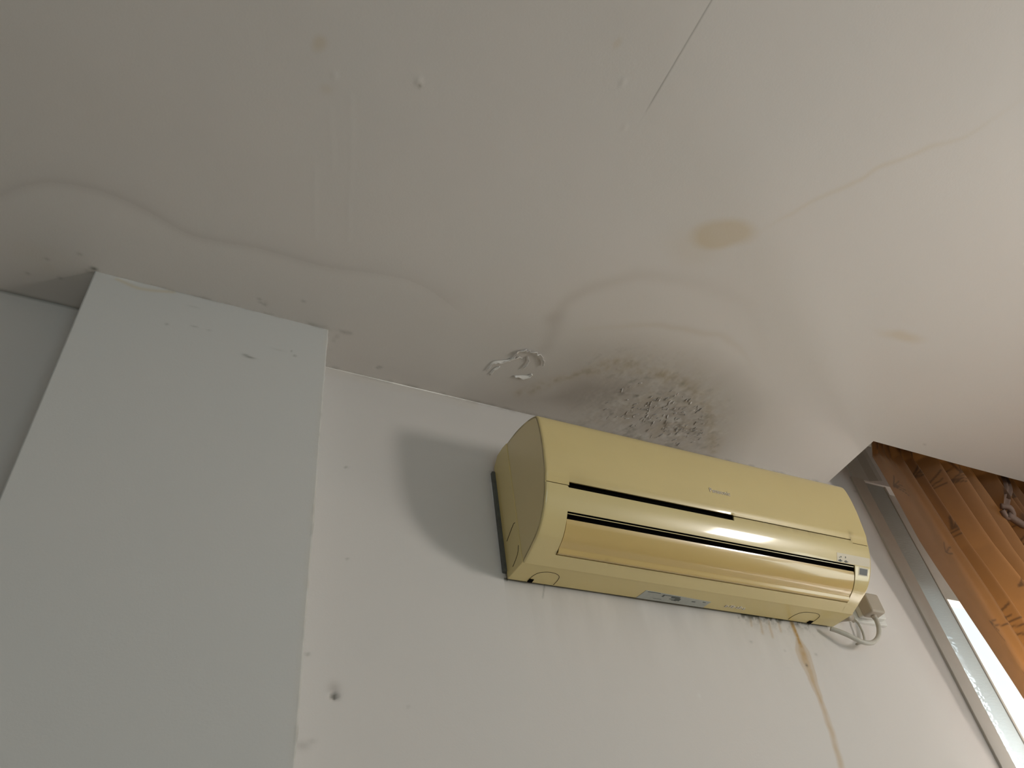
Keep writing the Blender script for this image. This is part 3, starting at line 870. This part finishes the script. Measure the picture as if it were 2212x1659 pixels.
pan = shell('intake_panel', M_acpanel, AC, pxs, pss, None, .003, None, panel_s, lambda a, b_: endround(a, b_) + .0018 * np.clip((b_ - .225) / .034, 0, 1) - .0025 * np.clip((b_ - .261) / .013, 0, 1) ** 1.3, panel_grime)

# lower front cover with the louver opening
LT0, LT1, LB = .3303, .3440, .4165
lx0, lx1 = .667, 1.371
bxs = endx() + list(np.linspace(.625, lx0, 10)) + list(np.linspace(lx0, G0 + .004, 2))[1:] + list(np.linspace(.68, G1 - .0001, 50)) + list(np.linspace(G1 + .0001, G2 - .0001, 46)) + [lx1] + list(np.linspace(1.378, 1.408, 6)) + endx2()
bxs = sorted(set(bxs) - {lx0}) ; bxs = sorted(bxs + [lx0])
bss = [.2812] + list(np.linspace(.289, LT0, 14)) + list(np.linspace(LT0, LB, 16))[1:] + list(np.linspace(LB, PS[-1], 6))[1:]


def body_s(X0, S0): return np.where(S0 < .2815, body_top(X0), S0)


def body_x(X0, S0):
    t_ = np.clip((S0 - LT0) / (LB - LT0), 0, 1)
    X1 = np.where(np.abs(X0 - lx1) < 1e-6, 1.3655 + .0135 * t_, X0)
    X1 = np.where(np.abs(X0 - lx0) < 1e-6, .6655 + .0045 * t_, X1)
    return X1


def body_grime(XX, SS):
    g = .5 * near(SS, .279, .004) * ((XX > G1) & (XX < G2)) * (.25 + .75 * near(XX, 1.20, .09)) * (.4 + fbm(XX, SS, 120, 2, 3))
    g += .4 * near(XX, G2 - .002, .005) * near(SS, .28, .006)
    g += .35 * near(SS, .4185, .0022) * (XX > .78) * (XX < 1.05) * fbm(XX, SS, 60, 2, 4) * 1.5
    return g


cover = shell('front_cover', M_ac, AC, bxs, bss, lambda a, b_: (a > lx0) & (a < lx1) & (b_ > LT0) & (b_ < LB), .003, body_x, body_s, endround, body_grime)
# the two cheeks close the cover
for xx in (AX0, AX1):
    s_ = np.linspace(0, PS[-1], 90)
    P = ap(np.full(90, xx), s_, -.0022)
    P2_ = P.copy(); P2_[:, 0] += .003 if xx == AX0 else -.003
    nP = 90
    F = [tuple(range(nP)) if xx == AX1 else tuple(range(nP))[::-1], tuple(range(nP, 2 * nP))[::-1] if xx == AX1 else tuple(range(nP, 2 * nP))]
    for i in range(nP):
        j = (i + 1) % nP
        F.append((i, j, nP + j, nP + i))
    ck = link_mesh('side_cheek', np.vstack([P, P2_]), [tuple(f) for f in F], M_ac, cover, cover['_o'])

# dark inside
core_poly = [tuple(ap(AXC, s_, -.013)[[1, 2]]) for s_ in np.linspace(0, PS[-1], 60)] + [(1.10, .775), (1.10, 1.04)]
MB().prism_x(core_poly, AX0 + .006, AX1 - .006).build('inner_housing', M_dark, AC, AC['_o'])

# thin grey lip inside the louver slot
shell('slot_lip', M_ac, AC, np.linspace(lx0 + .001, 1.364, 12), [.3335, .3348], None, .003, None, None, lambda a, b_: a * 0 - .0022)

# louver blade
lv_x = np.linspace(0, 1, 90); lv_s = list(np.linspace(LT1, .4152, 60))


def lv_xw(X0, S0):
    t_ = np.clip((S0 - LT0) / (LB - LT0), 0, 1)
    return (.6655 + .0045 * t_ + .0016) * (1 - X0) + (1.3655 + .0135 * t_ - .0016) * X0


def lv_off(XX, SS):
    t_ = (SS - LT1) / (.4155 - LT1)
    return -.0012 + .0012 * np.clip(np.sin(t_ * math.pi), 0, 1) ** .6 - .0010 * np.clip(.12 - t_, 0, 1) / .12 - .0008 + .0044 * np.clip((t_ - .79) / .11, 0, 1) * np.clip((1 - t_) / .08, 0, 1) ** .5


louver = shell('louver', M_louver, AC, lv_x, lv_s, None, .003, lv_xw, None, lv_off,
               lambda a, b_: .30 * near(b_, .414, .0025) * fbm(a, b_, 50, 3, 8) * (a < 1.15) + .25 * near(b_, .408, .004) * near(a, .775, .004))

# rear casing
mb = MB().prism_x([(1.1445, .7700), (1.0805, .7665), (1.0795, 1.0470), (1.098, 1.0505), (1.124, 1.0500), (1.1445, 1.033)], AX0 - .0015, AX1 + .0015)
rear = mb.build('rear_casing', M_acrear, AC, AC['_o'], False, .0012)
mp = MB().box((.609, 1.1415, .785), (1.416, D, 1.020)).build('mounting_plate', M_plate, AC, AC['_o'])
mp['label'] = 'grimy dark wall plate'

# pipe knock-out outlines moulded in casing


def outline(name, pts, parent, r=.0006, mat=M_groove):
    return MB().tube(catmull(pts, 6), r, 6).build(name, mat, parent, parent['_o'])


zb = lambda yv: .7665 + (yv - 1.0805) * .0547 - .0002
for (a0, a1) in ((.658, .707), (1.284, 1.345)):
    outline('knockout_outline', [(a0 - .002, 1.140, zb(1.140)), (a0 - .002, 1.122, zb(1.122)), (a0 + .004, 1.107, zb(1.107)), (a0 + .018, 1.100, zb(1.10)),
                                 (a1 - .016, 1.100, zb(1.10)), (a1 - .003, 1.107, zb(1.107)), (a1 + .002, 1.120, zb(1.12)), (a1 + .003, 1.141, zb(1.141))], rear, .0005)
xs_ = AX0 - .0016
outline('knockout_outline', [(xs_, 1.128, .842), (xs_, 1.108, .852), (xs_, 1.094, .858), (xs_, 1.088, .857)], rear, .0007)
outline('knockout_outline', [(xs_, 1.086, .806), (xs_, 1.092, .794), (xs_, 1.104, .786), (xs_, 1.118, .780)], rear, .0007)
MB().box((.655, 1.132, zb(1.13) - .0012), (.664, 1.142, zb(1.13) + .001)).build('clip_hole', M_dark, rear, rear['_o'])
MB().box((1.336, 1.132, zb(1.13) - .0012), (1.346, 1.142, zb(1.13) + .001)).build('clip_hole', M_dark, rear, rear['_o'])

# labels under the unit


def decal_bot(name, pts, mat, parent, h=.0003):
    v = [(a, b_, zb(b_) - h) for a, b_ in pts] + [(a, b_, zb(b_) + .0002) for a, b_ in pts]
    n = len(pts); f = [tuple(range(n)), tuple(range(n, 2 * n))[::-1]] + [(i, (i + 1) % n, n + (i + 1) % n, n + i) for i in range(n)]
    return MB().add(v, f).build(name, mat, parent, parent['_o'])


lab = decal_bot('rating_label', [(.896, 1.143), (.899, 1.110), (1.060, 1.117), (1.058, 1.143)], M_label, rear, .0004)
lab['label'] = 'faded grey paper label'
mb = MB()
for (a, b_, c, d_) in ((.905, 1.112, .935, 1.114), (.944, 1.116, .985, 1.118), (.944, 1.118, .948, 1.124), (.966, 1.119, .986, 1.124), (.965, 1.127, .988, 1.129),
                       (.972, 1.131, .984, 1.133), (1.018, 1.124, 1.027, 1.127), (1.043, 1.121, 1.050, 1.123), (.93, 1.134, .95, 1.135), (.978, 1.122, .99, 1.131)):
    mb.box((a, b_, zb(b_) - .0006), (c, d_, zb(b_) - .0003))
mb.build('label_print', M_ink, lab, lab['_o'])['kind'] = 'stuff'
mb = MB()
for i in range(9):
    a = 1.101 + i * .0058
    mb.box((a, 1.120 + .003 * math.sin(i * 1.9), zb(1.12) - .0006), (a + .0045, 1.126 + .002 * math.cos(i * 2.3), zb(1.12) + .0003))
mb.build('silver_mark', M_chrome, rear, rear['_o'])

# sticker and display at the right end of the cover
sticker = shell('instruction_sticker', M_sticker, cover, np.linspace(1.314, 1.4085, 8), np.linspace(.3105, .3290, 5), None, .0004, None, None, lambda a, b_: a * 0 + .0004, origin=cover['_o'])
sticker['label'] = 'pale sticker with two tiny printed symbols'


def on_cover(name, mat, parent, rects, off=.0006):
    V = []; F = []
    for (a, c, s0, s1) in rects:
        for xv, sv, o_ in ((a, s0, off), (c, s0, off), (c, s1, off), (a, s1, off), (a, s0, off - .0005), (c, s0, off - .0005), (c, s1, off - .0005), (a, s1, off - .0005)):
            V.append(tuple(ap(xv, sv, o_)))
        b = len(V) - 8
        F += [tuple(b + i for i in f) for f in ((0, 1, 2, 3), (7, 6, 5, 4), (0, 4, 5, 1), (1, 5, 6, 2), (2, 6, 7, 3), (3, 7, 4, 0))]
    return MB().add(V, F).build(name, mat, parent, parent['_o'])


on_cover('printed_symbol', M_ink, sticker, [(1.3175, 1.3285, .3252, .3275), (1.321, 1.325, .3235, .3285), (1.324, 1.3265, .317, .3195), (1.320, 1.3225, .319, .3205)], .0008)
on_cover('printed_symbol', M_ink, sticker, [(1.334, 1.345, .3254, .3272), (1.337, 1.341, .324, .3285), (1.337, 1.339, .316, .3195)], .0008)
disp = shell('display_window', M_display, cover, np.linspace(1.3795, 1.4010, 5), np.linspace(.3345, .3475, 5), None, .001, None, None, lambda a, b_: a * 0 + .0008, origin=cover['_o'])
disp['label'] = 'small grey square display'
shell('display_frame', M_sticker, cover, np.linspace(1.3765, 1.4035, 5), np.linspace(.3320, .3495, 5), None, .0006, None, None, lambda a, b_: a * 0 + .0003, origin=cover['_o'])

# raised silver lettering on the intake panel
cu = bpy.data.curves.new('letters', 'FONT'); cu.body = 'Panasonic'; cu.size = .0125; cu.extrude = .0004; cu.offset = .0002; cu.align_x = 'CENTER'; cu.resolution_u = 3
to = bpy.data.objects.new('letters', cu); COL.objects.link(to)
bpy.context.view_layer.update()
me = bpy.data.meshes.new_from_object(to.evaluated_get(bpy.context.evaluated_depsgraph_get()))
bpy.data.objects.remove(to)
co = np.empty(len(me.vertices) * 3); me.vertices.foreach_get('co', co); co = co.reshape(-1, 3)
scx = .052 / (co[:, 0].max() - co[:, 0].min())
P = ap(1.0205 + co[:, 0] * scx, .2285 - (co[:, 1] - .0035) * scx, .0006 + co[:, 2])
P = P - np.array(pan['_o'])
me.vertices.foreach_set('co', P.astype(np.float32).ravel()); me.update()
me.materials.clear(); me.materials.append(M_chrome)
lo = bpy.data.objects.new('maker_lettering', me); COL.objects.link(lo); lo.parent = pan
lo['label'] = 'small raised silver lettering'

# ------------------------------------------------------------------ wall socket and power cord right of the unit
sk = empty('wall_socket', (1.545, D, .80), 'white surface-mounted wall socket below the right end of the air conditioner', 'socket')
MB().box((1.492, D - .010, .792), (1.592, D, .872)).build('back_plate', M_white, sk, sk['_o'], False, .002)
MB().box((1.505, D - .024, .800), (1.580, D - .010, .866)).build('socket_face', M_white, sk, sk['_o'], False, .003)
MB().box((1.535, D - .0255, .853), (1.545, D - .0235, .858)).box((1.556, D - .0255, .852), (1.568, D - .0235, .857)).build('pin_slot', M_dark, sk, sk['_o'])
cord = empty('power_cord', (1.40, 1.13, .75), 'pale cable looping from the air conditioner to its plug in the socket', 'power cord')
path = catmull([(1.384, 1.128, .754), (1.396, 1.122, .747), (1.415, 1.116, .736), (1.444, 1.112, .722), (1.472, 1.110, .722), (1.498, 1.110, .737), (1.514, 1.110, .758), (1.521, 1.111, .779), (1.521, 1.112, .800)], 8)
MB().tube(path, .0052, 12).build('cable', M_cord, cord, cord['_o'], True)
path = catmull([(1.444, 1.128, .724), (1.474, 1.130, .735), (1.486, 1.132, .757), (1.488, 1.134, .780), (1.489, 1.139, .792)], 6)
MB().tube(path, .0026, 10).build('earth_wire', M_cord, cord, cord['_o'], True)
MB().box((1.502, 1.095, .794), (1.545, 1.126, .842)).build('plug', M_plug, cord, cord['_o'], False, .005, 3)
MB().tube([(1.521, 1.112, .786), (1.521, 1.112, .798)], [.0055, .0075], 12).build('strain_relief', M_plug, cord, cord['_o'], True)
# drain stub beside the unit
ds = tag(MB().tube([(1.452, D, .800), (1.450, 1.124, .788), (1.449, 1.116, .784)], .0095, 14).build('drain_stub', M_plug, None, (1.45, D, .79), True),
         'short round brown pipe stub in the wall between the unit and the socket', 'pipe')

for o in list(bpy.data.objects):
    if '_o' in o: del o['_o']
